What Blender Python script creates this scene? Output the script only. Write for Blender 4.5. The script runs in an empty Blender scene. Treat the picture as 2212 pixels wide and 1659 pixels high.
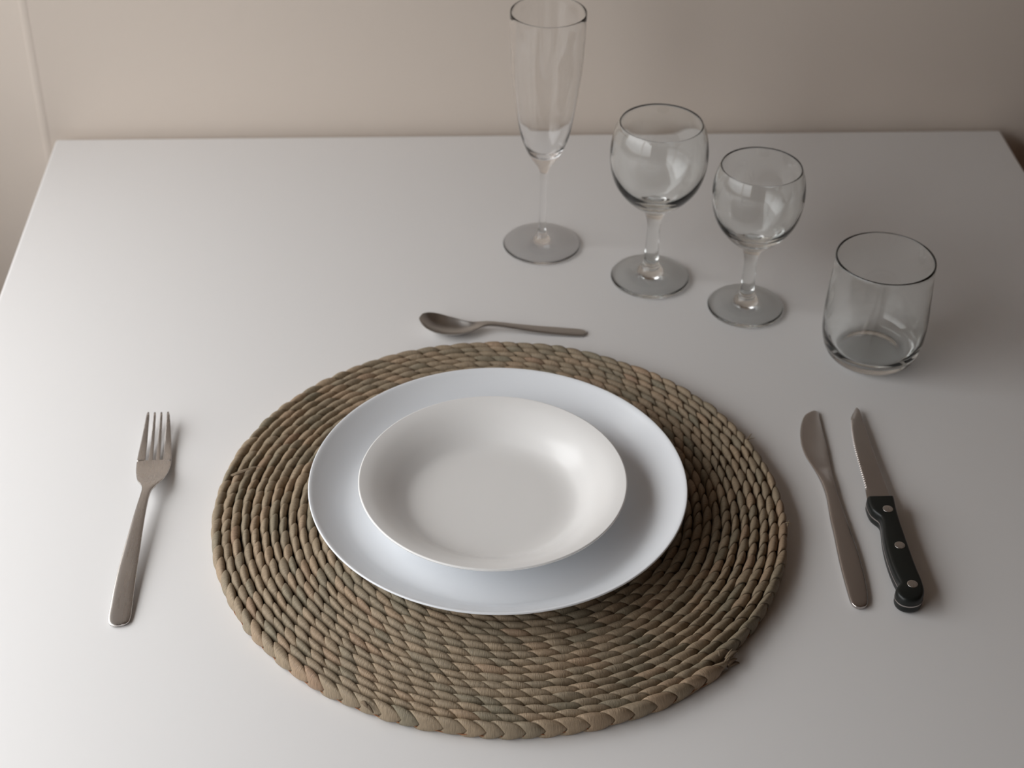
import bpy, bmesh, math, random
import numpy as np
from mathutils import Matrix, Vector

random.seed(7)
rng = np.random.default_rng(11)
scene = bpy.context.scene
TZ = 0.75                      # height of the table top above the floor

# ------------------------------------------------------------------ camera
F_PX = 3545.86
cam_data = bpy.data.cameras.new('camera')
cam_data.sensor_fit = 'HORIZONTAL'
cam_data.sensor_width = 36.0
cam_data.lens = F_PX / 2212.0 * 36.0
cam_data.clip_start = 0.02
cam_data.dof.use_dof = True
cam_data.dof.focus_distance = 0.98
cam_data.dof.aperture_fstop = 10.5
cam = bpy.data.objects.new('camera', cam_data)
scene.collection.objects.link(cam)
R_, U_, F_ = (Vector(v) for v in (
    (0.99875057, -0.04774318, 0.01476129),
    (0.01683367, 0.59954336, 0.80016522),
    (0.04705247, 0.79891698, -0.59959796)))
M = Matrix((R_, U_, -F_)).transposed().to_4x4()
M.translation = Vector((-0.043127, -0.813768, 0.721845 + TZ))
cam.matrix_world = M
scene.camera = cam

# ------------------------------------------------------------------ light
WIN_X = -0.69                  # left wall
WIN_Y0, WIN_Y1 = -1.25, 0.45
WIN_Z0, WIN_Z1 = TZ + 0.02, TZ + 0.95
world = bpy.data.worlds.new('sky')
scene.world = world
world.use_nodes = True
bg = world.node_tree.nodes['Background']
bg.inputs[0].default_value = (0.98, 0.99, 1.0, 1)
SKY_UP, SKY_LOW, GROUND = 6.8, 2.2, 1.5     # overcast sky: brightest overhead, dull near the horizon
_nt = world.node_tree
_tc = _nt.nodes.new('ShaderNodeTexCoord')
_sep = _nt.nodes.new('ShaderNodeSeparateXYZ')
_mr = _nt.nodes.new('ShaderNodeValToRGB')
_nt.links.new(_tc.outputs['Generated'], _sep.inputs[0])
_nt.links.new(_sep.outputs['Z'], _mr.inputs['Fac'])
_e = _mr.color_ramp.elements
_e[0].position = 0.0
_e[0].color = (GROUND / 10,) * 3 + (1,)
_e[1].position = 0.85
_e[1].color = (SKY_UP / 10,) * 3 + (1,)
_k = _e.new(0.04)
_k.color = (SKY_LOW / 10,) * 3 + (1,)
_ml = _nt.nodes.new('ShaderNodeMath')
_ml.operation = 'MULTIPLY'
_ml.inputs[1].default_value = 10.0
_nt.links.new(_mr.outputs['Color'], _ml.inputs[0])
_nt.links.new(_ml.outputs[0], bg.inputs[1])
pd = bpy.data.lights.new('window_portal', 'AREA')
pd.shape = 'RECTANGLE'
pd.size = WIN_Z1 - WIN_Z0
pd.size_y = WIN_Y1 - WIN_Y0
pd.cycles.is_portal = True
portal = bpy.data.objects.new('window_portal', pd)
scene.collection.objects.link(portal)
portal.location = (WIN_X - 0.075, (WIN_Y0 + WIN_Y1) / 2, (WIN_Z0 + WIN_Z1) / 2)
portal.rotation_euler = (0, -math.pi / 2, 0)

vs = scene.view_settings
vs.view_transform = 'Standard'
vs.look = 'None'
vs.exposure = -0.25
vs.gamma = 1.0
vs.use_curve_mapping = False
scene.cycles.max_bounces = 16
scene.cycles.diffuse_bounces = 6
scene.cycles.glossy_bounces = 6
scene.cycles.transmission_bounces = 16
scene.cycles.use_denoising = True


# ------------------------------------------------------------------ helpers
def tag(o, label, cat, group=None):
    o['label'] = label
    o['category'] = cat
    if group:
        o['group'] = group


def thing(name, label, cat, loc, group=None):
    o = bpy.data.objects.new(name, None)
    scene.collection.objects.link(o)
    o.empty_display_size = 0.02
    o.location = loc
    tag(o, label, cat, group)
    return o


def mesh_obj(name, verts, faces, mat, parent=None, smooth=True):
    me = bpy.data.meshes.new(name)
    me.from_pydata([tuple(v) for v in verts], [], [tuple(f) for f in faces])
    me.update()
    if smooth:
        me.polygons.foreach_set('use_smooth', [True] * len(me.polygons))
    o = bpy.data.objects.new(name, me)
    scene.collection.objects.link(o)
    if mat:
        me.materials.append(mat)
    if parent:
        o.parent = parent
    return o


def bm_obj(name, bm, mat, parent=None, smooth=False):
    me = bpy.data.meshes.new(name)
    bmesh.ops.recalc_face_normals(bm, faces=bm.faces)
    bm.to_mesh(me)
    bm.free()
    if smooth:
        me.polygons.foreach_set('use_smooth', [True] * len(me.polygons))
    o = bpy.data.objects.new(name, me)
    scene.collection.objects.link(o)
    me.materials.append(mat)
    if parent:
        o.parent = parent
    return o


def add_box(bm, x0, x1, y0, y1, z0, z1, bevel=0.0, seg=2):
    r = bmesh.ops.create_cube(bm, size=1.0)
    vs_ = r['verts']
    for v in vs_:
        v.co = Vector((x0 + (v.co.x + .5) * (x1 - x0), y0 + (v.co.y + .5) * (y1 - y0), z0 + (v.co.z + .5) * (z1 - z0)))
    if bevel:
        es = list({e for v in vs_ for e in v.link_edges})
        bmesh.ops.bevel(bm, geom=es, offset=bevel, segments=seg, profile=0.5, affect='EDGES')


def struct(name, boxes, mat, parent=None, bevel=0.0):
    bm = bmesh.new()
    for b in boxes:
        add_box(bm, *b, bevel=bevel)
    o = bm_obj(name, bm, mat, parent)
    if parent is None:
        o['kind'] = 'structure'
    return o


def catmull(pts, n=8, closed=False):
    P = np.array(pts, float)
    N = len(P)
    out = []
    rngk = range(N if closed else N - 1)
    for i in rngk:
        if closed:
            p0, p1, p2, p3 = P[(i - 1) % N], P[i], P[(i + 1) % N], P[(i + 2) % N]
        else:
            p0 = P[i - 1] if i > 0 else 2 * P[i] - P[i + 1]
            p1, p2 = P[i], P[i + 1]
            p3 = P[i + 2] if i + 2 < N else 2 * P[i + 1] - P[i]
        # centripetal Catmull-Rom keeps uneven spacing from overshooting
        d = [max(np.linalg.norm(b - a) ** .5, 1e-9) for a, b in ((p0, p1), (p1, p2), (p2, p3))]
        t0, t1 = 0, d[0]
        t2 = t1 + d[1]
        t3 = t2 + d[2]
        for k in range(n):
            t = t1 + (t2 - t1) * k / n
            A1 = (t1 - t) / (t1 - t0) * p0 + (t - t0) / (t1 - t0) * p1
            A2 = (t2 - t) / (t2 - t1) * p1 + (t - t1) / (t2 - t1) * p2
            A3 = (t3 - t) / (t3 - t2) * p2 + (t - t2) / (t3 - t2) * p3
            B1 = (t2 - t) / (t2 - t0) * A1 + (t - t0) / (t2 - t0) * A2
            B2 = (t3 - t) / (t3 - t1) * A2 + (t - t1) / (t3 - t1) * A3
            out.append((t2 - t) / (t2 - t1) * B1 + (t - t1) / (t2 - t1) * B2)
    if not closed:
        out.append(P[-1])
    return np.array(out)


def lathe(name, prof, mat, parent, seg=128):
    """revolve (r, z) rows; the profile runs from the bottom axis up the outside, over the rim and down the inside"""
    V, Fc, rows = [], [], []
    for r, z in prof:
        if r < 1e-6:
            rows.append([len(V)])
            V.append((0, 0, z))
        else:
            rows.append(list(range(len(V), len(V) + seg)))
            for k in range(seg):
                a = 2 * math.pi * k / seg
                V.append((r * math.cos(a), r * math.sin(a), z))
    for A, B in zip(rows[:-1], rows[1:]):
        for k in range(seg):
            k2 = (k + 1) % seg
            if len(A) == 1 and len(B) == 1:
                continue
            if len(A) == 1:
                Fc.append((A[0], B[k2], B[k]))
            elif len(B) == 1:
                Fc.append((A[k], A[k2], B[0]))
            else:
                Fc.append((A[k], A[k2], B[k2], B[k]))
    return mesh_obj(name, V, Fc, mat, parent)


def loft(name, loops, mat, parent, cap0=True, cap1=True, extra=None):
    V, Fc = [], []
    n = len(loops[0])
    for lp in loops:
        V += [tuple(p) for p in lp]
    for i in range(len(loops) - 1):
        for k in range(n):
            k2 = (k + 1) % n
            Fc.append((i * n + k, i * n + k2, (i + 1) * n + k2, (i + 1) * n + k))
    if cap0:
        Fc.append(tuple(range(n - 1, -1, -1)))
    if cap1:
        b = (len(loops) - 1) * n
        Fc.append(tuple(range(b, b + n)))
    return mesh_obj(name, V, Fc, mat, parent)


def section(c, lat, nrm, a, b, cup=0.0, n=28, power=3.2):
    """rounded-rectangle cross-section: half width a, half thickness b; cup lifts the two edges"""
    c, lat, nrm = (np.array(q, float) for q in (c, lat, nrm))
    out = []
    for k in range(n):
        t = 2 * math.pi * k / n
        u = math.copysign(abs(math.cos(t)) ** (2 / power), math.cos(t))
        w = math.copysign(abs(math.sin(t)) ** (2 / power), math.sin(t))
        out.append(c + lat * a * u + nrm * (b * w + cup * u * u))
    return out


# ------------------------------------------------------------------ materials
def new_mat(name):
    m = bpy.data.materials.new(name)
    m.use_nodes = True
    return m, m.node_tree, m.node_tree.nodes['Principled BSDF']


def bump_noise(nt, b, scale, strength, dist, detail=3, vec=None):
    n = nt.nodes.new('ShaderNodeTexNoise')
    n.inputs['Scale'].default_value = scale
    n.inputs['Detail'].default_value = detail
    tc = nt.nodes.new('ShaderNodeTexCoord')
    nt.links.new(tc.outputs['Object'], n.inputs['Vector'])
    bp = nt.nodes.new('ShaderNodeBump')
    bp.inputs['Strength'].default_value = strength
    bp.inputs['Distance'].default_value = dist
    nt.links.new(n.outputs['Fac'], bp.inputs['Height'])
    nt.links.new(bp.outputs['Normal'], b.inputs['Normal'])
    return n


def plain(name, col, rough, metal=0.0, spec=0.5, bump=None):
    m, nt, b = new_mat(name)
    b.inputs['Base Color'].default_value = (*col, 1)
    b.inputs['Roughness'].default_value = rough
    b.inputs['Metallic'].default_value = metal
    b.inputs['Specular IOR Level'].default_value = spec
    if bump:
        bump_noise(nt, b, *bump)
    return m


M_table = plain('white_laminate', (0.80, 0.79, 0.785), 0.42, spec=0.4, bump=(900, 0.04, 0.0003))
M_wall = plain('beige_paint', (0.74, 0.655, 0.58), 0.85, spec=0.2, bump=(60, 0.08, 0.002))
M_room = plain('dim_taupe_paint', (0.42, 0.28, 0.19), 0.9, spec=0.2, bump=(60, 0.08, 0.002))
M_trim = plain('cream_paint', (0.75, 0.665, 0.59), 0.8, spec=0.2, bump=(90, 0.05, 0.001))
M_ceiling = plain('ceiling_paint', (0.62, 0.50, 0.40), 0.9, spec=0.2, bump=(50, 0.05, 0.002))
M_frame = plain('cream_lacquer', (0.80, 0.68, 0.50), 0.4, bump=(200, 0.03, 0.0005))
M_black = plain('black_plastic', (0.009, 0.011, 0.010), 0.36, spec=0.38, bump=(700, 0.06, 0.0004))
M_thread = plain('brown_thread', (0.30, 0.13, 0.06), 0.9, bump=(900, 0.3, 0.0005))


def floor_mat():
    m, nt, b = new_mat('brown_floor_boards')
    tc = nt.nodes.new('ShaderNodeTexCoord')
    mp = nt.nodes.new('ShaderNodeMapping')
    mp.inputs['Scale'].default_value = (1.0, 9.0, 1.0)
    n = nt.nodes.new('ShaderNodeTexNoise')
    n.inputs['Scale'].default_value = 4.6
    n.inputs['Detail'].default_value = 6
    r = nt.nodes.new('ShaderNodeValToRGB')
    r.color_ramp.elements[0].color = (0.10, 0.06, 0.04, 1)
    r.color_ramp.elements[1].color = (0.22, 0.14, 0.09, 1)
    nt.links.new(tc.outputs['Object'], mp.inputs['Vector'])
    nt.links.new(mp.outputs['Vector'], n.inputs['Vector'])
    nt.links.new(n.outputs['Fac'], r.inputs['Fac'])
    nt.links.new(r.outputs['Color'], b.inputs['Base Color'])
    b.inputs['Roughness'].default_value = 0.5
    return m


def porcelain(name, col):
    m, nt, b = new_mat(name)
    b.inputs['Base Color'].default_value = (*col, 1)
    b.inputs['Roughness'].default_value = 0.22
    b.inputs['Specular IOR Level'].default_value = 0.45
    b.inputs['Subsurface Weight'].default_value = 0.10      # opal glass lets light through
    b.inputs['Subsurface Radius'].default_value = (1.0, 1.0, 1.0)
    b.inputs['Subsurface Scale'].default_value = 0.02
    bump_noise(nt, b, 25, 0.02, 0.001, 2)
    return m


def steel(name, col, rough, stretch):
    m, nt, b = new_mat(name)
    b.inputs['Metallic'].default_value = 1.0
    tc = nt.nodes.new('ShaderNodeTexCoord')
    mp = nt.nodes.new('ShaderNodeMapping')
    mp.inputs['Scale'].default_value = stretch
    n = nt.nodes.new('ShaderNodeTexNoise')
    n.inputs['Scale'].default_value = 500.0
    n.inputs['Detail'].default_value = 3
    nt.links.new(tc.outputs['Object'], mp.inputs['Vector'])
    nt.links.new(mp.outputs['Vector'], n.inputs['Vector'])
    mr = nt.nodes.new('ShaderNodeMapRange')
    mr.inputs['To Min'].default_value = rough - 0.02
    mr.inputs['To Max'].default_value = rough + 0.03
    nt.links.new(n.outputs['Fac'], mr.inputs['Value'])
    nt.links.new(mr.outputs['Result'], b.inputs['Roughness'])
    b.inputs['Base Color'].default_value = (*col, 1)
    bp = nt.nodes.new('ShaderNodeBump')
    bp.inputs['Strength'].default_value = 0.004
    bp.inputs['Distance'].default_value = 0.0002
    nt.links.new(n.outputs['Fac'], bp.inputs['Height'])
    nt.links.new(bp.outputs['Normal'], b.inputs['Normal'])
    return m


def glass(name, col, ior=1.46):
    m = bpy.data.materials.new(name)
    m.use_nodes = True
    nt = m.node_tree
    nt.nodes.remove(nt.nodes['Principled BSDF'])
    g = nt.nodes.new('ShaderNodeBsdfGlass')
    g.inputs['Color'].default_value = (*col, 1)
    g.inputs['Roughness'].default_value = 0.0
    g.inputs['IOR'].default_value = ior
    nt.links.new(g.outputs[0], nt.nodes['Material Output'].inputs['Surface'])
    return m


def husk_mat():
    m, nt, b = new_mat('dried_husk')
    at = nt.nodes.new('ShaderNodeAttribute')
    at.attribute_name = 'tint'
    ramp = nt.nodes.new('ShaderNodeValToRGB')
    el = ramp.color_ramp.elements
    el[0].position = 0.0
    el[0].color = (0.245, 0.212, 0.148, 1)
    el[1].position = 1.0
    el[1].color = (0.33, 0.22, 0.145, 1)
    for pos, c in ((0.3, (0.315, 0.250, 0.172, 1)), (0.6, (0.36, 0.276, 0.186, 1)), (0.85, (0.38, 0.275, 0.182, 1))):
        e = el.new(pos)
        e.color = c
    nt.links.new(at.outputs['Fac'], ramp.inputs['Fac'])
    uv = nt.nodes.new('ShaderNodeUVMap')
    uv.uv_map = 'UVMap'
    mp = nt.nodes.new('ShaderNodeMapping')
    mp.inputs['Scale'].default_value = (1500.0, 5.0, 1.0)     # fibres run along the strand, across the row
    n = nt.nodes.new('ShaderNodeTexNoise')
    n.inputs['Scale'].default_value = 1.0
    n.inputs['Detail'].default_value = 5
    n.inputs['Roughness'].default_value = 0.65
    nt.links.new(uv.outputs['UV'], mp.inputs['Vector'])
    nt.links.new(mp.outputs['Vector'], n.inputs['Vector'])
    mr = nt.nodes.new('ShaderNodeMapRange')
    mr.inputs['From Min'].default_value = 0.3
    mr.inputs['From Max'].default_value = 0.7
    mr.inputs['To Min'].default_value = 0.68
    mr.inputs['To Max'].default_value = 1.2
    nt.links.new(n.outputs['Fac'], mr.inputs['Value'])
    mx = nt.nodes.new('ShaderNodeMix')
    mx.data_type = 'RGBA'
    mx.blend_type = 'MULTIPLY'
    mx.inputs[0].default_value = 1.0
    nt.links.new(ramp.outputs['Color'], mx.inputs[6])
    nt.links.new(mr.outputs['Result'], mx.inputs[7])
    nt.links.new(mx.outputs[2], b.inputs['Base Color'])
    b.inputs['Roughness'].default_value = 0.55
    b.inputs['Specular IOR Level'].default_value = 0.35
    bp = nt.nodes.new('ShaderNodeBump')
    bp.inputs['Strength'].default_value = 0.8
    bp.inputs['Distance'].default_value = 0.0006
    nt.links.new(n.outputs['Fac'], bp.inputs['Height'])
    nt.links.new(bp.outputs['Normal'], b.inputs['Normal'])
    return m


M_floor = floor_mat()
M_plate = porcelain('cool_white_porcelain', (0.90, 0.93, 0.97))
M_plate2 = porcelain('white_porcelain', (0.91, 0.90, 0.885))
M_steel = steel('satin_steel', (0.60, 0.57, 0.55), 0.27, (1.0, 0.06, 1.0))
M_steel_x = steel('satin_steel_spoon', (0.52, 0.50, 0.48), 0.30, (0.06, 1.0, 1.0))
M_steel_k = steel('satin_steel_knife', (0.50, 0.46, 0.44), 0.25, (1.0, 0.06, 1.0))
M_blade = steel('blade_steel', (0.46, 0.42, 0.40), 0.25, (1.0, 0.06, 1.0))
M_glass = glass('clear_glass', (0.992, 0.997, 0.995))
M_glass_thin = glass('clear_flute_glass', (0.998, 0.998, 0.998), 1.38)
M_husk = husk_mat()

# ------------------------------------------------------------------ room
TB_Y, TL, TR = 0.530, -0.383, 0.488        # back, left and right edge of the table top
WB = TB_Y + 0.010                          # face of the back wall
RX, FY, CZ = 2.6, -3.2, 2.6
struct('floor', [(WIN_X - .25, RX + .2, FY - .2, WB + .2, -0.1, 0.0)], M_floor)
struct('ceiling', [(WIN_X - .25, RX + .2, FY - .2, WB + .2, CZ, CZ + .1)], M_ceiling)
struct('wall_back', [(-0.395, RX + .2, WB, WB + .2, 0, CZ)], M_wall)
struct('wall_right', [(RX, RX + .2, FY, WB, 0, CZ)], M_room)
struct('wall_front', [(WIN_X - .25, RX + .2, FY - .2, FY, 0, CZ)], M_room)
struct('wall_left', [(WIN_X - .07, WIN_X, FY, WIN_Y0, 0, CZ), (WIN_X - .07, WIN_X, WIN_Y1, WB + .2, 0, CZ),
                     (WIN_X - .07, WIN_X, WIN_Y0, WIN_Y1, 0, WIN_Z0), (WIN_X - .07, WIN_X, WIN_Y0, WIN_Y1, WIN_Z1, CZ)], M_wall)
# left of the table the wall turns a few degrees at a blunt outer corner
bm = bmesh.new()
_q = [(-0.395, WB), (WIN_X - .07, WB + .065), (WIN_X - .07, WB + .25), (-0.395, WB + .2)]
_a = [bm.verts.new((x, y, 0)) for x, y in _q]
_b = [bm.verts.new((x, y, CZ)) for x, y in _q]
for i in range(4):
    bm.faces.new((_a[i], _a[(i + 1) % 4], _b[(i + 1) % 4], _b[i]))
bm.faces.new(_a)
bm.faces.new(_b)
bm_obj('wall_corner', bm, M_wall)['kind'] = 'structure'
# rounded corner bead on the back wall beside the table
bm = bmesh.new()
prof = [(-0.3940 + 0.0040 * math.cos(a), WB + 0.0005 - 0.0010 * math.sin(a)) for a in np.linspace(0, math.pi, 13)]
lo = [bm.verts.new((x, y, 0.0)) for x, y in prof]
hi = [bm.verts.new((x, y, CZ)) for x, y in prof]
for i in range(12):
    bm.faces.new((lo[i], lo[i + 1], hi[i + 1], hi[i]))
bm.faces.new((lo[12], lo[0], hi[0], hi[12]))
bm.faces.new(lo)
bm.faces.new(hi[::-1])
t1 = bm_obj('trim_1', bm, M_trim, smooth=False)
t1['kind'] = 'structure'
# window: frame, one mullion, sill
w = thing('window_1', 'cream framed window in the left wall', 'window', (WIN_X, (WIN_Y0 + WIN_Y1) / 2, WIN_Z0))
del w['category']
del w['label']
w['kind'] = 'structure'
yc = (WIN_Y0 + WIN_Y1) / 2
hw, hh, fw = (WIN_Y1 - WIN_Y0) / 2, WIN_Z1 - WIN_Z0, 0.04
struct('window_frame', [(-.05, .008, -hw, -hw + fw, 0, hh), (-.05, .008, hw - fw, hw, 0, hh),
                        (-.0499, .0079, -hw + fw, hw - fw, 0, fw), (-.0499, .0079, -hw + fw, hw - fw, hh - fw, hh),
                        (-.045, -.005, -.012, .012, fw, hh - fw)], M_frame, w)

# ------------------------------------------------------------------ table
tab = thing('dining_table', 'white rectangular table with its back edge against the beige wall', 'table', (0.0525, 0.08, 0))
TF = -0.47
bm = bmesh.new()
add_box(bm, TL - .0525, TR - .0525, TF - .08, TB_Y - .08, TZ - .028, TZ, bevel=0.0025, seg=4)
bm_obj('tabletop', bm, M_table, tab, smooth=False)
bm = bmesh.new()
add_box(bm, TL - .0525 + .05, TR - .0525 - .05, TF - .03, TB_Y - .13, TZ - .10, TZ - .0281)
bm_obj('apron', bm, M_table, tab)
for sx in (TL - .0525 + .035, TR - .0525 - .085):
    for sy in (TF - .045, TB_Y - .165):
        bm = bmesh.new()
        add_box(bm, sx, sx + .05, sy, sy + .05, 0, TZ - .0282, bevel=.003)
        bm_obj('leg', bm, M_table, tab)

# ------------------------------------------------------------------ woven placemat
mat_root = thing('woven_placemat', 'round braided straw placemat lying under the two white plates', 'placemat', (0, 0, TZ))


def build_braid():
    """one long braid standing on edge, coiled into a spiral; every lump is a strand crossing over the edge"""
    pitch, R_end, th_end = 0.0061, 0.1915, math.radians(-46.5)
    zc, LUMP = 0.0060, 0.0127
    rc_end = R_end - 0.0034
    turns = (rc_end - 0.012) / pitch
    ths = np.linspace(-turns * 2 * math.pi, 0.08, int(turns * 720))
    rs = rc_end + pitch * ths / (2 * math.pi)
    ds = np.hypot(np.gradient(rs), rs * np.gradient(ths))
    s = np.concatenate([[0], np.cumsum((ds[1:] + ds[:-1]) / 2)])
    total = np.interp(0.0, ths, s)
    lens = []
    while sum(lens) < total:
        lens.append(float(np.clip(rng.normal(LUMP, 0.0013), 0.0095, 0.0165)))
    nl = len(lens)
    starts = np.concatenate([[0], np.cumsum(lens)[:-1]]) + total - sum(lens)
    lens = np.array(lens)
    # across one lump: it starts proud, lying over the previous one, swells and dives under the next
    U = np.array([0.0, 0.03, 0.09, 0.18, 0.30, 0.44, 0.58, 0.71, 0.82, 0.91, 0.97, 1.0])
    G = np.array([0.86, 0.92, 0.965, 1.0, 1.02, 1.02, 1.0, 0.96, 0.905, 0.84, 0.77, 0.71])
    NU, NV = len(U), 26
    phi = np.linspace(-math.pi, math.pi, NV, endpoint=False) + math.pi / NV
    tri = np.where(phi > math.pi / 2, math.pi - phi, np.where(phi < -math.pi / 2, -math.pi - phi, phi))
    Si = (starts[:, None] + lens[:, None] * U[None, :])                       # lump, ring
    off = 0.0034 * tri
    SS = Si[:, :, None] + off[None, None, :]
    TH = np.interp(SS, s, ths)
    RR = rc_end + pitch * TH / (2 * math.pi)
    ang = TH + th_end
    harm = 1 + 0.0012 * np.cos(2 * ang) - 0.003 * np.sin(2 * ang)
    kx = np.arange(0, total + .1, .03)
    RR = RR * harm + np.interp(SS, kx, rng.normal(0, 0.00018, len(kx)))
    inner = (RR < 0.092)
    thc = np.interp(Si, s, ths)
    grow = 1 + 0.10 * np.clip((thc + 2 * math.pi) / 0.6, 0, 1)
    taper = np.clip((0.01 - thc) / 0.10, 0.35, 1)
    sx = rng.normal(1.02, 0.075, (nl, 1, 1))
    sz = np.clip(rng.normal(1.0, 0.035, (nl, 1, 1)), 0.92, 1.06)
    bul = rng.uniform(0.9, 1.4, (nl, 1, 1))
    g = 1 - (1 - G[None, :, None]) * bul
    ph = phi[None, None, :]
    facet = 1 + 0.05 * np.cos(2 * ph + rng.uniform(0, 6.28, (nl, 1, 1)) + 2.2 * U[None, :, None]) + 0.045 * np.cos(3 * ph + rng.uniform(0, 6.28, (nl, 1, 1)) - 1.5 * U[None, :, None])
    pw = 2 / 2.3
    w0 = np.sign(np.sin(ph)) * np.abs(np.sin(ph)) ** pw
    h0 = np.sign(np.cos(ph)) * np.abs(np.cos(ph)) ** pw
    # the flanks pinch more at the creases than the crest does
    gw = 1 - (1 - g) * 1.3
    W = 0.00305 * w0 * gw * sx * facet * (grow * taper)[:, :, None]
    H = 0.0060 * h0 * (1 - (1 - g) * 0.8) * sz * (1 + (facet - 1) * 0.7) * (np.minimum(grow, 1.03) * taper)[:, :, None]
    Z = np.maximum(zc + H, 0.0002)
    Z = np.where(inner, np.minimum(Z, 0.0120), Z)
    X = np.cos(ang) * (RR + W)
    Y = np.sin(ang) * (RR + W)
    V = np.stack([X, Y, Z], -1).reshape(-1, 3)
    UVv = np.stack([SS * 1.0, np.broadcast_to((phi / (2 * math.pi))[None, None, :], SS.shape) + rng.uniform(0, 50, (nl, 1, 1))], -1).reshape(-1, 2)
    tint = np.broadcast_to(np.clip(rng.beta(2.0, 2.2, (nl, 1, 1)), 0, 1), SS.shape).reshape(-1)
    nr = nl * NU
    i = np.arange(nr - 1)[:, None]
    j = np.arange(NV)[None, :]
    Q = np.stack([i * NV + j, (i + 1) * NV + j, (i + 1) * NV + (j + 1) % NV, i * NV + (j + 1) % NV], -1).reshape(-1, 4)
    me = bpy.data.meshes.new('braid')
    me.vertices.add(len(V))
    me.vertices.foreach_set('co', V.astype(np.float32).ravel())
    me.loops.add(Q.size)
    me.loops.foreach_set('vertex_index', Q.astype(np.int32).ravel())
    me.polygons.add(len(Q))
    me.polygons.foreach_set('loop_start', np.arange(0, Q.size, 4, dtype=np.int32))
    me.update(calc_edges=True)
    me.polygons.foreach_set('use_smooth', [True] * len(me.polygons))
    me.set_sharp_from_angle(angle=math.radians(50))
    uvl = me.uv_layers.new(name='UVMap')
    uvl.data.foreach_set('uv', UVv[Q.ravel()].astype(np.float32).ravel())
    at = me.attributes.new('tint', 'FLOAT', 'POINT')
    at.data.foreach_set('value', tint.astype(np.float32))
    me.materials.append(M_husk)
    o = bpy.data.objects.new('braid', me)
    scene.collection.objects.link(o)
    o.parent = mat_root
    return o


build_braid()


def tube(name, path, radius, mat, parent, n=6, tint=0.75):
    P = np.array(path, float)
    T = np.gradient(P, axis=0)
    T /= np.linalg.norm(T, axis=1)[:, None]
    loops = []
    rads = radius if hasattr(radius, '__len__') else [radius] * len(P)
    for c, t, r in zip(P, T, rads):
        a = np.cross(t, (0, 0, 1.0))
        a = a / (np.linalg.norm(a) + 1e-9)
        b = np.cross(a, t)
        loops.append([c + r * (math.cos(q) * a + math.sin(q) * b) for q in np.linspace(0, 2 * math.pi, n, endpoint=False)])
    o = loft(name, loops, mat, parent)
    if mat is M_husk:
        me = o.data
        me.uv_layers.new(name='UVMap')
        at = me.attributes.new('tint', 'FLOAT', 'POINT')
        at.data.foreach_set('value', [tint] * len(me.vertices))
    return o


# sewing thread that shows low on the outer edge
pts = []
for a in np.linspace(-math.pi * 2 + math.radians(-40), math.radians(-52), 700):
    rr = 0.1893 + 0.0061 * (a - math.radians(-46.5)) / (2 * math.pi)
    rr *= 1 + 0.0012 * math.cos(2 * a) - 0.003 * math.sin(2 * a)
    pts.append((math.cos(a) * (rr + 0.0012), math.sin(a) * (rr + 0.0012), 0.0036 + 0.0007 * math.sin(a * 95)))
th = tube('stitching_thread', pts, 0.00035, M_thread, mat_root)
th['label'] = 'thin reddish brown sewing thread'


def strips(name, specs, parent, label):
    """curled slivers of husk: (start, end, width)"""
    V, Fc = [], []
    for p0, p1, wd, lift in specs:
        p0, p1 = np.array(p0), np.array(p1)
        d = p1 - p0
        lat = np.cross(d, (0, 0, 1.0))
        lat /= np.linalg.norm(lat) + 1e-9
        n = 8
        base = len(V)
        for i in range(n + 1):
            t = i / n
            c = p0 + d * t + np.array((0, 0, lift * math.sin(math.pi * t)))
            ww = wd * (1 - 0.75 * t ** 2)
            for u, h in ((-1, 0), (-.4, .35), (.4, .35), (1, 0), (.4, -.1), (-.4, -.1)):
                V.append(c + lat * u * ww / 2 + np.array((0, 0, h * ww * .5)))
        for i in range(n):
            for k in range(6):
                k2 = (k + 1) % 6
                Fc.append((base + i * 6 + k, base + i * 6 + k2, base + (i + 1) * 6 + k2, base + (i + 1) * 6 + k))
        Fc.append(tuple(base + k for k in range(5, -1, -1)))
        Fc.append(tuple(base + n * 6 + k for k in range(6)))
    o = mesh_obj(name, V, Fc, M_husk, parent)
    o.data.uv_layers.new(name='UVMap')
    at = o.data.attributes.new('tint', 'FLOAT', 'POINT')
    at.data.foreach_set('value', [0.7] * len(o.data.vertices))
    o['label'] = label
    return o


strips('frayed_end', [((.1262, -.1400, .010), (.1312, -.1345, .0125), .0014, .001), ((.1255, -.1415, .009), (.1290, -.1395, .0130), .0010, .0006),
                      ((.1270, -.1405, .006), (.1345, -.1345, .004), .0045, .001), ((.1275, -.139, .003), (.136, -.136, .002), .005, .001),
                      ((.128, -.137, .008), (.1352, -.1312, .007), .004, .001), ((.1225, -.1400, .0125), (.1222, -.1365, .0155), .0009, .0002)],
       mat_root, 'frayed loose end of the braid at the right front edge')
strips('loose_fibre', [((-.1805, .0360, .0115), (-.1615, .0415, .0145), .0020, .001), ((-.1795, .0352, .0118), (-.165, .0395, .0142), .0012, .0005)],
       mat_root, 'pale splinter lying across the left rows')
strips('loose_fibre', [((.1725, .0650, .010), (.1768, .0695, .0125), .0011, .0006), ((.1732, .0655, .010), (.1785, .0662, .011), .0009, .0004)],
       mat_root, 'small stray fibre on the right edge')
strips('loose_fibre', [((.1830, -.0225, .011), (.1868, -.0245, .0125), .0013, .0006), ((.184, -.026, .011), (.1862, -.0205, .012), .0012, .0006)],
       mat_root, 'stray fibre where two rows meet at the right')
strips('loose_fibre', [((-.0880, -.1672, .0108), (-.0845, -.1725, .0112), .0032, .0012), ((-.0858, -.1700, .0112), (-.0812, -.1742, .0088), .0028, .0010)],
       mat_root, 'pale husk flap at the front left edge')

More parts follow.
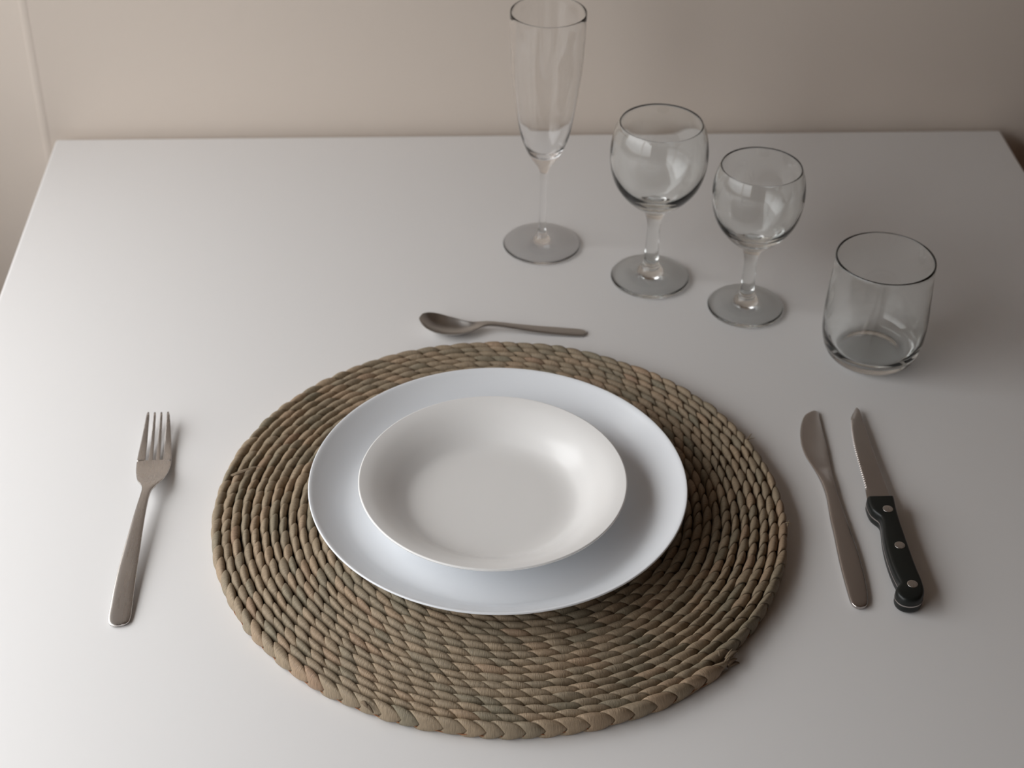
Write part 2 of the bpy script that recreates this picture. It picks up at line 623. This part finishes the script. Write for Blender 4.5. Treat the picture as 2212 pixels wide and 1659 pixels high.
# ------------------------------------------------------------------ plates
def plate(name, label, loc, prof_top, prof_bot, mat):
    root = thing(name, label, 'plate', loc, 'stacked white plates')
    return root


big = thing('dinner_plate', 'large white plate lying directly on the woven placemat', 'plate', (-0.003, 0.000, TZ + 0.0126), 'stacked white plates')
prof = catmull([(0, .0022), (.05, .0022), (.0665, .0020), (.0680, .0002), (.0695, 0), (.0712, .0006), (.0740, .0016), (.0880, .0018), (.0980, .0034), (.1070, .0090), (.1130, .0131),
                (.1190, .0175), (.1216, .0194), (.1227, .0205), (.1223, .0214), (.1211, .0212), (.1170, .0184), (.1105, .0138), (.1040, .0094), (.0980, .0063), (.0890, .0049), (.0780, .0046), (.05, .0048), (0, .0048)], 6)
o = lathe('plate_body', prof, M_plate, big, 160)
small = thing('soup_plate', 'small deep white plate stacked on the large white plate', 'plate', (-0.0067, -0.0050, TZ + 0.0126 + 0.0049), 'stacked white plates')
prof = catmull([(0, .0008), (.03, .0008), (.0435, .0008), (.0448, .0001), (.0460, 0), (.0475, .0003), (.0500, .0010), (.0570, .0038), (.0680, .0105), (.0780, .0166),
                (.0845, .0200), (.0862, .0210), (.0866, .0220), (.0860, .0227), (.0846, .0224), (.0775, .0197), (.0680, .0140), (.0600, .0078), (.0550, .0046), (.0490, .0031), (.03, .0028), (0, .0028)], 6)
o = lathe('plate_body', prof, M_plate2, small, 160)

# ------------------------------------------------------------------ glasses
def stemware(name, label, loc, outer, inner, i_stem, i_bowl, mat, group=None):
    """outer runs foot centre to rim, inner rim to bowl bottom; the stem spans outer keys i_stem..i_bowl"""
    root = thing(name, label, 'glass', loc, group)
    n = 7
    full = catmull(list(outer) + list(inner), n)
    a, b = i_stem * n, i_bowl * n
    lathe('foot', full[:a + 1], mat, root)
    lathe('stem', full[a:b + 1], mat, root)
    lathe('bowl', full[b:], mat, root)
    return root


E0 = 0.0003
stemware('champagne_flute', 'tall narrow champagne flute standing nearest the back wall', (0.0472, 0.3389, TZ + E0),
         [(0, .0012), (.020, .0008), (.0300, .0002), (.0315, .0006), (.0319, .0015), (.0312, .0024), (.0230, .0036), (.0110, .0056), (.0055, .0085), (.0034, .0130), (.0027, .022),
          (.0025, .045), (.0026, .062), (.0036, .0700), (.0062, .0755), (.0090, .0795), (.0126, .0855), (.0160, .0930), (.0190, .1015), (.0221, .1180), (.0254, .1420), (.0274, .1600), (.0286, .1850), (.0290, .2050)],
         [(.0288, .2060), (.0284, .2060), (.0281, .2050), (.0277, .1850), (.0265, .1600), (.0245, .1420), (.0212, .1180), (.0180, .1030), (.0140, .0930), (.0090, .0870), (.0040, .0845), (0, .0840)],
         9, 13, M_glass_thin, None)
stemware('wine_glass', 'larger round wine glass, between the champagne flute and the smaller wine glass', (0.131, 0.2865, TZ + E0),
         [(0, .0025), (.018, .0018), (.0285, .0002), (.0308, .0006), (.0314, .0018), (.0310, .0032), (.0285, .0042), (.0220, .0056), (.0140, .0078), (.0090, .0105), (.0066, .0150), (.0056, .0240),
          (.0051, .0400), (.0053, .0500), (.0065, .0580), (.0090, .0635), (.0130, .0670), (.0185, .0710), (.0262, .0785), (.0328, .0885), (.0366, .1010), (.0376, .1140), (.0362, .1260), (.0335, .1355), (.0316, .1390)],
         [(.0312, .1395), (.0308, .1393), (.0307, .1388), (.0325, .1352), (.0351, .1258), (.0361, .1140), (.0351, .1020), (.0313, .0910), (.0248, .0820), (.0170, .0757), (.0085, .0728), (0, .0722)],
         11, 14, M_glass, 'round wine glasses')
stemware('wine_glass', 'smaller round wine glass, between the larger wine glass and the stemless tumbler', (0.2011, 0.2425, TZ + E0),
         [(0, .0025), (.017, .0018), (.0268, .0002), (.0290, .0006), (.0296, .0018), (.0292, .0032), (.0268, .0042), (.0205, .0055), (.0130, .0075), (.0085, .0100), (.0062, .0140), (.0053, .0220),
          (.0049, .0345), (.0051, .0430), (.0062, .0505), (.0086, .0560), (.0125, .0595), (.0180, .0640), (.0250, .0720), (.0306, .0815), (.0338, .0930), (.0346, .1040), (.0336, .1145), (.0314, .1225), (.0302, .1255)],
         [(.0298, .1260), (.0294, .1258), (.0293, .1253), (.0304, .1222), (.0325, .1143), (.0331, .1040), (.0323, .0935), (.0291, .0830), (.0236, .0748), (.0160, .0690), (.0080, .0662), (0, .0655)],
         11, 14, M_glass, 'round wine glasses')
tum = thing('tumbler', 'short stemless glass tumbler standing furthest right, behind the knives', 'glass', (0.2853, 0.1785, TZ + E0))
prof = catmull([(0, .0018), (.018, .0016), (.0240, .0004), (.0262, .0002), (.0285, .0008), (.0318, .0030), (.0352, .0090), (.0374, .0180), (.0382, .0280), (.0382, .0400), (.0374, .0560), (.0364, .0740), (.0361, .0846),
                (.0357, .0855), (.0353, .0856), (.0349, .0850), (.0351, .0740), (.0360, .0560), (.0366, .0400), (.0365, .0290), (.0353, .0190), (.0322, .0115), (.0275, .0078), (.0235, .0068), (.015, .0066), (0, .0065)], 7)
lathe('tumbler_body', prof, M_glass, tum)

# ------------------------------------------------------------------ fork
mm = 0.001
fk = thing('dinner_fork', 'stainless steel fork lying left of the woven placemat', 'fork', (-0.2375, -0.03, TZ))


def resample(keys, n):
    K = catmull(keys, n)
    return K


def frames(rows):
    """(x, y, z) centre line -> lateral and normal per row"""
    C = np.array(rows)
    T = np.gradient(C, axis=0)
    T /= np.linalg.norm(T, axis=1)[:, None]
    lat = np.cross(T, (0, 0, 1.0))
    lat /= np.linalg.norm(lat, axis=1)[:, None]
    nrm = np.cross(lat, T)
    return C, T, lat, nrm


fx, fy = -237.5, -30.0
fk_keys = [(-238.0, -92.6, 1.6, 1.2, .7, 0), (-238.1, -91.8, 1.6, 4.2, .9, 0), (-238.2, -90.2, 1.7, 5.9, 1.0, 0), (-238.2, -87.0, 1.9, 6.8, 1.1, 0), (-238.2, -78.0, 2.6, 6.9, 1.2, 0), (-238.3, -66.0, 3.7, 6.6, 1.2, 0),
           (-238.2, -53.6, 4.8, 6.2, 1.2, 0), (-237.9, -40.8, 5.9, 5.7, 1.2, 0), (-237.4, -27.9, 7.2, 5.1, 1.25, 0), (-236.9, -14.8, 8.5, 4.4, 1.3, 0), (-236.3, -1.5, 9.8, 3.8, 1.35, 0), (-235.7, 9.4, 10.6, 3.3, 1.4, 0),
           (-235.1, 18.1, 11.0, 3.05, 1.4, 0), (-234.6, 24.0, 10.9, 3.4, 1.35, 0), (-234.2, 28.8, 10.2, 5.0, 1.2, .3), (-234.3, 35.5, 8.1, 8.3, 1.05, 1.0), (-234.7, 46.9, 4.4, 10.7, .95, 1.3), (-235.2, 57.0, 2.6, 11.6, .9, 1.0), (-235.6, 63.6, 2.4, 11.7, .9, .8), (-235.62, 64.1, 2.41, 11.65, .72, .8), (-235.63, 64.4, 2.42, 11.6, .35, .8)]
K = catmull(fk_keys, 6)
C, T, lat, nrm = frames((K[:, :3] - (fx, fy, 0)) * mm)
loops = [section(c, l, n_, k[3] * mm, k[4] * mm, k[5] * mm) for c, l, n_, k in zip(C, lat, nrm, K)]
cut = 13 * 6
loft('handle', loops[:cut + 1], M_steel, fk, True, False)
head = loft('head', loops[cut:], M_steel, fk, False, True)
# four tines: root left/right edge and tip centre across the head, in mm
for r0, r1, tc, tw in ((-11.65, -6.1, -6.9, .95), (-4.2, -1.2, -2.35, .85), (.8, 3.7, 2.2, .85), (5.7, 11.65, 6.9, .95)):
    rows = []
    for s_ in np.concatenate([[0.0, 0.018], np.linspace(0.05, 1, 16)]):
        y = 62.4 + 45.2 * s_
        z = np.interp(y, [61, 66, 72, 80, 90, 100, 107.6], [2.42, 2.46, 2.9, 3.9, 6.0, 8.3, 10.2])
        t = max(0.0, (y - 64) / 43.6)
        # outer tines keep their outside edge on the head's curve
        l = r0 + (tc - tw - r0) * t ** (1.25 if r0 < -10 else 1.0)
        r = r1 + (tc + tw - r1) * t ** (1.25 if r1 > 10 else 1.0)
        if s_ > .985:
            m_ = (l + r) / 2
            l, r = m_ - .6, m_ + .6
        xa = np.interp(y, [57, 107], [-235.3, -237.4])
        rows.append((xa + (l + r) / 2, y, z + .8 * ((l + r) / 2 / 11.7) ** 2, (r - l) / 2))
    Kt = np.array(rows)
    C, T, lat, nrm = frames((Kt[:, :3] - (fx, fy, 0)) * mm)
    lp = [section(c, np.array((1.0, 0, .0137 * (k[0] - np.interp(k[1], [57, 107], [-235.3, -237.4])) * max(0, 1 - i / 10))), n_, k[3] * mm, (.94 - .12 * i / 17 - (.25 if i == 0 else 0)) * mm, 0, n=24, power=4.5) for i, (c, n_, k) in enumerate(zip(C, nrm, Kt))]
    loft('tine', lp, M_steel, head)

# ------------------------------------------------------------------ table knife
kn = thing('table_knife', 'all-steel table knife lying between the placemat and the steak knife', 'knife', (0.222, 0.0, TZ))
kx, ky = 222.0, 0.0
# left x, right x, y, half thickness (mm)
kr = [(228.6, 229.6, 107.0, .35), (226.8, 231.2, 106.3, .45), (223.9, 231.5, 104.4, .5), (221.6, 231.5, 102.3, .55), (219.0, 231.3, 97.8, .6), (215.9, 230.9, 89.4, .65), (213.9, 230.5, 81.2, .7), (212.7, 230.2, 73.0, .75), (212.3, 229.8, 65.0, .8), (212.8, 229.2, 57.0, .85),
      (214.3, 228.6, 49.1, .9), (216.1, 227.9, 41.2, 1.0), (217.5, 227.5, 33.5, 1.5), (218.3, 227.2, 26.0, 1.85), (218.6, 226.9, 18.2, 1.95), (218.4, 226.8, 10.8, 1.95), (217.8, 226.9, 3.4, 1.95), (217.1, 227.0, -4.0, 1.95), (216.5, 227.3, -11.1, 1.95),
      (215.8, 227.7, -25.3, 1.95), (214.8, 228.1, -39.4, 1.9), (214.0, 227.9, -53.0, 1.85), (213.6, 227.3, -66.3, 1.8), (213.4, 226.1, -79.2, 1.7), (213.5, 225.0, -86.0, 1.6), (214.1, 223.8, -89.8, 1.5), (215.6, 222.0, -91.9, 1.3), (217.6, 219.8, -92.6, 1.0)]
K = catmull([(a, b, y, t) for a, b, y, t in kr], 5)
loops = []
for a, b, y, t in K:
    loops.append(section(((a + b) / 2 * mm - kx * mm, y * mm, 0.00205), (1, 0, 0), (0, 0, 1), (b - a) / 2 * mm, t * mm, 0, n=28, power=3.4))
cut = 13 * 5
loft('blade', loops[:cut + 1], M_steel_k, kn, True, False)
loft('handle', loops[cut:], M_steel_k, kn, False, True)

# ------------------------------------------------------------------ steak knife
sk = thing('steak_knife', 'steak knife with a black riveted handle lying at the far right', 'knife', (0.252, 0.0, TZ))
sx0 = 252.0
spine = catmull([(260.0, 108.1), (261.1, 106.0), (261.2, 100), (261.0, 92.9), (260.7, 79.6), (260.2, 60.1), (260.0, 47.4), (259.8, 33.4), (259.8, 15.2), (260.3, 1.0), (260.5, -4)], 20)
edge = catmull([(259.4, 108.1), (257.0, 103.6), (253.4, 96.4), (251.3, 88.1), (249.9, 79.9), (248.8, 71.8), (247.7, 60.5), (247.1, 51.0), (246.6, 41.6), (246.3, 33.8), (245.9, 24.6), (245.3, 15.6), (244.3, 8.1), (243.7, 1.0), (243.6, -4)], 20)
ys = []
y_top, y_bot, n_teeth = 94.5, 15.5, 34
tp = (y_top - y_bot) / n_teeth
yy = [(y, 0) for y in np.linspace(108.0, y_top + .2, 26)]
for i in range(n_teeth):
    b0 = y_top - i * tp
    yy += [(b0, 0), (b0 - .22 * tp, .6), (b0 - .5 * tp, 1), (b0 - .78 * tp, .6)]
yy += [(y, 0) for y in np.linspace(y_bot, -3, 16)]
loops = []
for y, notch in yy:
    xs = np.interp(-y, -spine[:, 1], spine[:, 0])
    xe = np.interp(-y, -edge[:, 1], edge[:, 0])
    zb = 0.0030 + 0.0035 * (108 - y) / 108          # tip low, bolster at the handle's mid height
    wid = xs - xe
    g = 0.62 * notch
    bev = min(2.9, wid * .35)
    hs = .75
    he = .14
    fl = min(1.1, wid * .12)
    # edge, flat ground facet, bevel line, spine
    in_t = y_bot <= y <= y_top
    z1, z2 = (-.26 + .06 * notch, .56 - .06 * notch) if in_t else (he, he + .24)
    f2 = .95 + .25 * notch if in_t else fl
    up_ = [(xe + g, z1), (xe + f2, z2), (xe + bev, .62), (xs - .15, hs), (xs, hs - .12)]
    dn_ = [(xe + g, .34 if in_t else he * .3), (xe + f2, .45 if in_t else he + .22), (xe + bev, .62), (xs - .15, hs), (xs, hs - .12)]
    lp = [(x, z) for x, z in up_] + [(x, -z) for x, z in reversed(dn_)]
    loops.append([((x - sx0) * mm, y * mm, zb + z * mm) for x, z in lp])
V, Fc = [], []
n = 10
for lp in loops:
    V += lp
for i in range(len(loops) - 1):
    for k in range(n):
        k2 = (k + 1) % n
        Fc.append((i * n + k, i * n + k2, (i + 1) * n + k2, (i + 1) * n + k))
Fc.append(tuple(range(n)))
Fc.append(tuple((len(loops) - 1) * n + k for k in range(n - 1, -1, -1)))
bm = bmesh.new()
bv = [bm.verts.new(v) for v in V]
for f in Fc:
    bm.faces.new([bv[i] for i in f])
bm_obj('blade', bm, M_blade, sk, smooth=False)

outline = [(243.6, 1.9), (242.4, .4), (241.9, -3.5), (242.1, -8.5), (242.9, -12.6), (244.6, -15.8), (246.3, -18.4), (246.9, -21.2), (246.4, -26.5), (245.2, -34.2), (244.0, -43.9), (243.4, -54.8), (243.4, -64.2), (243.9, -73.0), (244.6, -79.0),
           (244.3, -81.6), (242.6, -83.6), (241.1, -86.2), (240.5, -89.4), (241.2, -92.8), (243.2, -95.6), (246.6, -97.2), (250.4, -97.3), (254.2, -95.8), (257.2, -92.3), (258.9, -87.5), (259.4, -82.0), (259.4, -76.6), (259.0, -69.3), (258.8, -58.6), (258.8, -47.1),
           (258.8, -34.6), (258.9, -22.7), (259.5, -10.5), (260.4, -1.5), (260.3, 1.3), (259.4, 2.0), (252.0, 2.0)]
OL = catmull(outline, 4, closed=True)


def inset(P, d):
    t = np.roll(P, -1, 0) - np.roll(P, 1, 0)
    nrm = np.stack([-t[:, 1], t[:, 0]], 1)
    nrm /= np.linalg.norm(nrm, axis=1)[:, None] + 1e-9
    area = 0.5 * np.sum(P[:, 0] * np.roll(P[:, 1], -1) - np.roll(P[:, 0], -1) * P[:, 1])
    if area < 0:
        nrm = -nrm
    Q = P + nrm * d
    for _ in range(2):
        Q = (np.roll(Q, 1, 0) + 2 * Q + np.roll(Q, -1, 0)) / 4 if d > .5 else Q
    return Q


def slab(name, layers, mat, parent, smooth=True):
    bm = bmesh.new()
    rows = []
    for d, z in layers:
        Q = inset(OL, d)
        rows.append([bm.verts.new(((x - sx0) * mm, y * mm, z * mm)) for x, y in Q])
    N = len(rows[0])
    for a, b in zip(rows[:-1], rows[1:]):
        for k in range(N):
            bm.faces.new((a[k], a[(k + 1) % N], b[(k + 1) % N], b[k]))
    bm.faces.new(rows[0])
    bm.faces.new(rows[-1])
    bmesh.ops.triangulate(bm, faces=[f for f in bm.faces if len(f.verts) > 4])
    return bm_obj(name, bm, mat, parent, smooth)


hd = slab('handle', [(2.6, .2), (1.2, .6), (.4, 1.4), (.05, 2.6), (0, 4.0), (0, 9.2), (.1, 10.6), (.55, 11.8), (1.35, 12.5), (2.5, 12.8)], M_black, sk)
hd['label'] = 'black plastic handle'
tg = slab('tang', [(-.12, 6.0), (-.12, 7.0)], M_blade, sk, smooth=False)
tg['label'] = 'thin steel line around the middle of the handle'
for x, y in ((253.1, -12.6), (252.6, -47.8), (252.1, -83.4)):
    pr = catmull([(0, 0), (.0033, 0), (.00335, .0004), (.0032, .00052), (.002, .00058), (0, .0006)], 3)
    rv = lathe('rivet', pr, M_steel, hd, 40)
    rv.location = ((x - sx0) * mm, y * mm, 12.45 * mm)

# ------------------------------------------------------------------ spoon
sp = thing('teaspoon', 'small steel teaspoon lying beyond the back edge of the placemat', 'spoon', (0.01, 0.216, TZ))
# x, y, rim z, half width, half thickness, bowl depth (mm)
sk_keys = [(-53.8, 219.2, 11.6, .8, .5, .1), (-53.0, 219.0, 11.4, 4.2, .55, .5), (-51.0, 218.7, 10.9, 7.6, .6, 1.8), (-47.5, 218.0, 10.0, 10.4, .6, 3.7), (-42.0, 216.6, 8.7, 12.0, .6, 5.6), (-35.5, 215.0, 7.5, 12.2, .6, 6.2), (-29.0, 214.0, 6.8, 11.4, .65, 5.9),
           (-23.0, 213.6, 6.3, 9.8, .7, 5.1), (-17.5, 213.9, 6.1, 7.6, .8, 3.7), (-12.5, 214.8, 6.1, 5.3, .95, 2.1), (-7.5, 215.9, 6.3, 3.7, 1.1, .7), (-2.0, 216.7, 6.4, 2.9, 1.25, .1), (5, 216.2, 6.1, 2.8, 1.3, 0), (15, 215.3, 5.0, 3.2, 1.3, 0), (28, 214.0, 3.6, 4.0, 1.25, 0),
           (42, 212.6, 2.5, 4.6, 1.2, 0), (56, 211.2, 1.8, 4.9, 1.15, 0), (66, 210.2, 1.4, 4.8, 1.1, 0), (70.5, 209.8, 1.3, 4.0, 1.0, 0), (72.3, 209.6, 1.25, 2.4, .9, 0), (72.9, 209.5, 1.2, .8, .7, 0)]
K = catmull(sk_keys, 6)
C0 = (K[:, :3] - (10.0, 216.0, 0)) * mm
C, T, lat, nrm = frames(C0)
loops = []
for c, t, k in zip(C, T, K):
    l = np.array((t[1], -t[0], 0))
    l /= np.linalg.norm(l)
    up = np.array((0, 0, 1.0))
    loops.append(section(c - up * k[5] * mm, l, up, k[3] * mm, k[4] * mm, k[5] * mm, n=40, power=2.8))
cut = 11 * 6
loft('bowl', loops[:cut + 1], M_steel_x, sp, True, False)
loft('handle', loops[cut:], M_steel_x, sp, False, True)
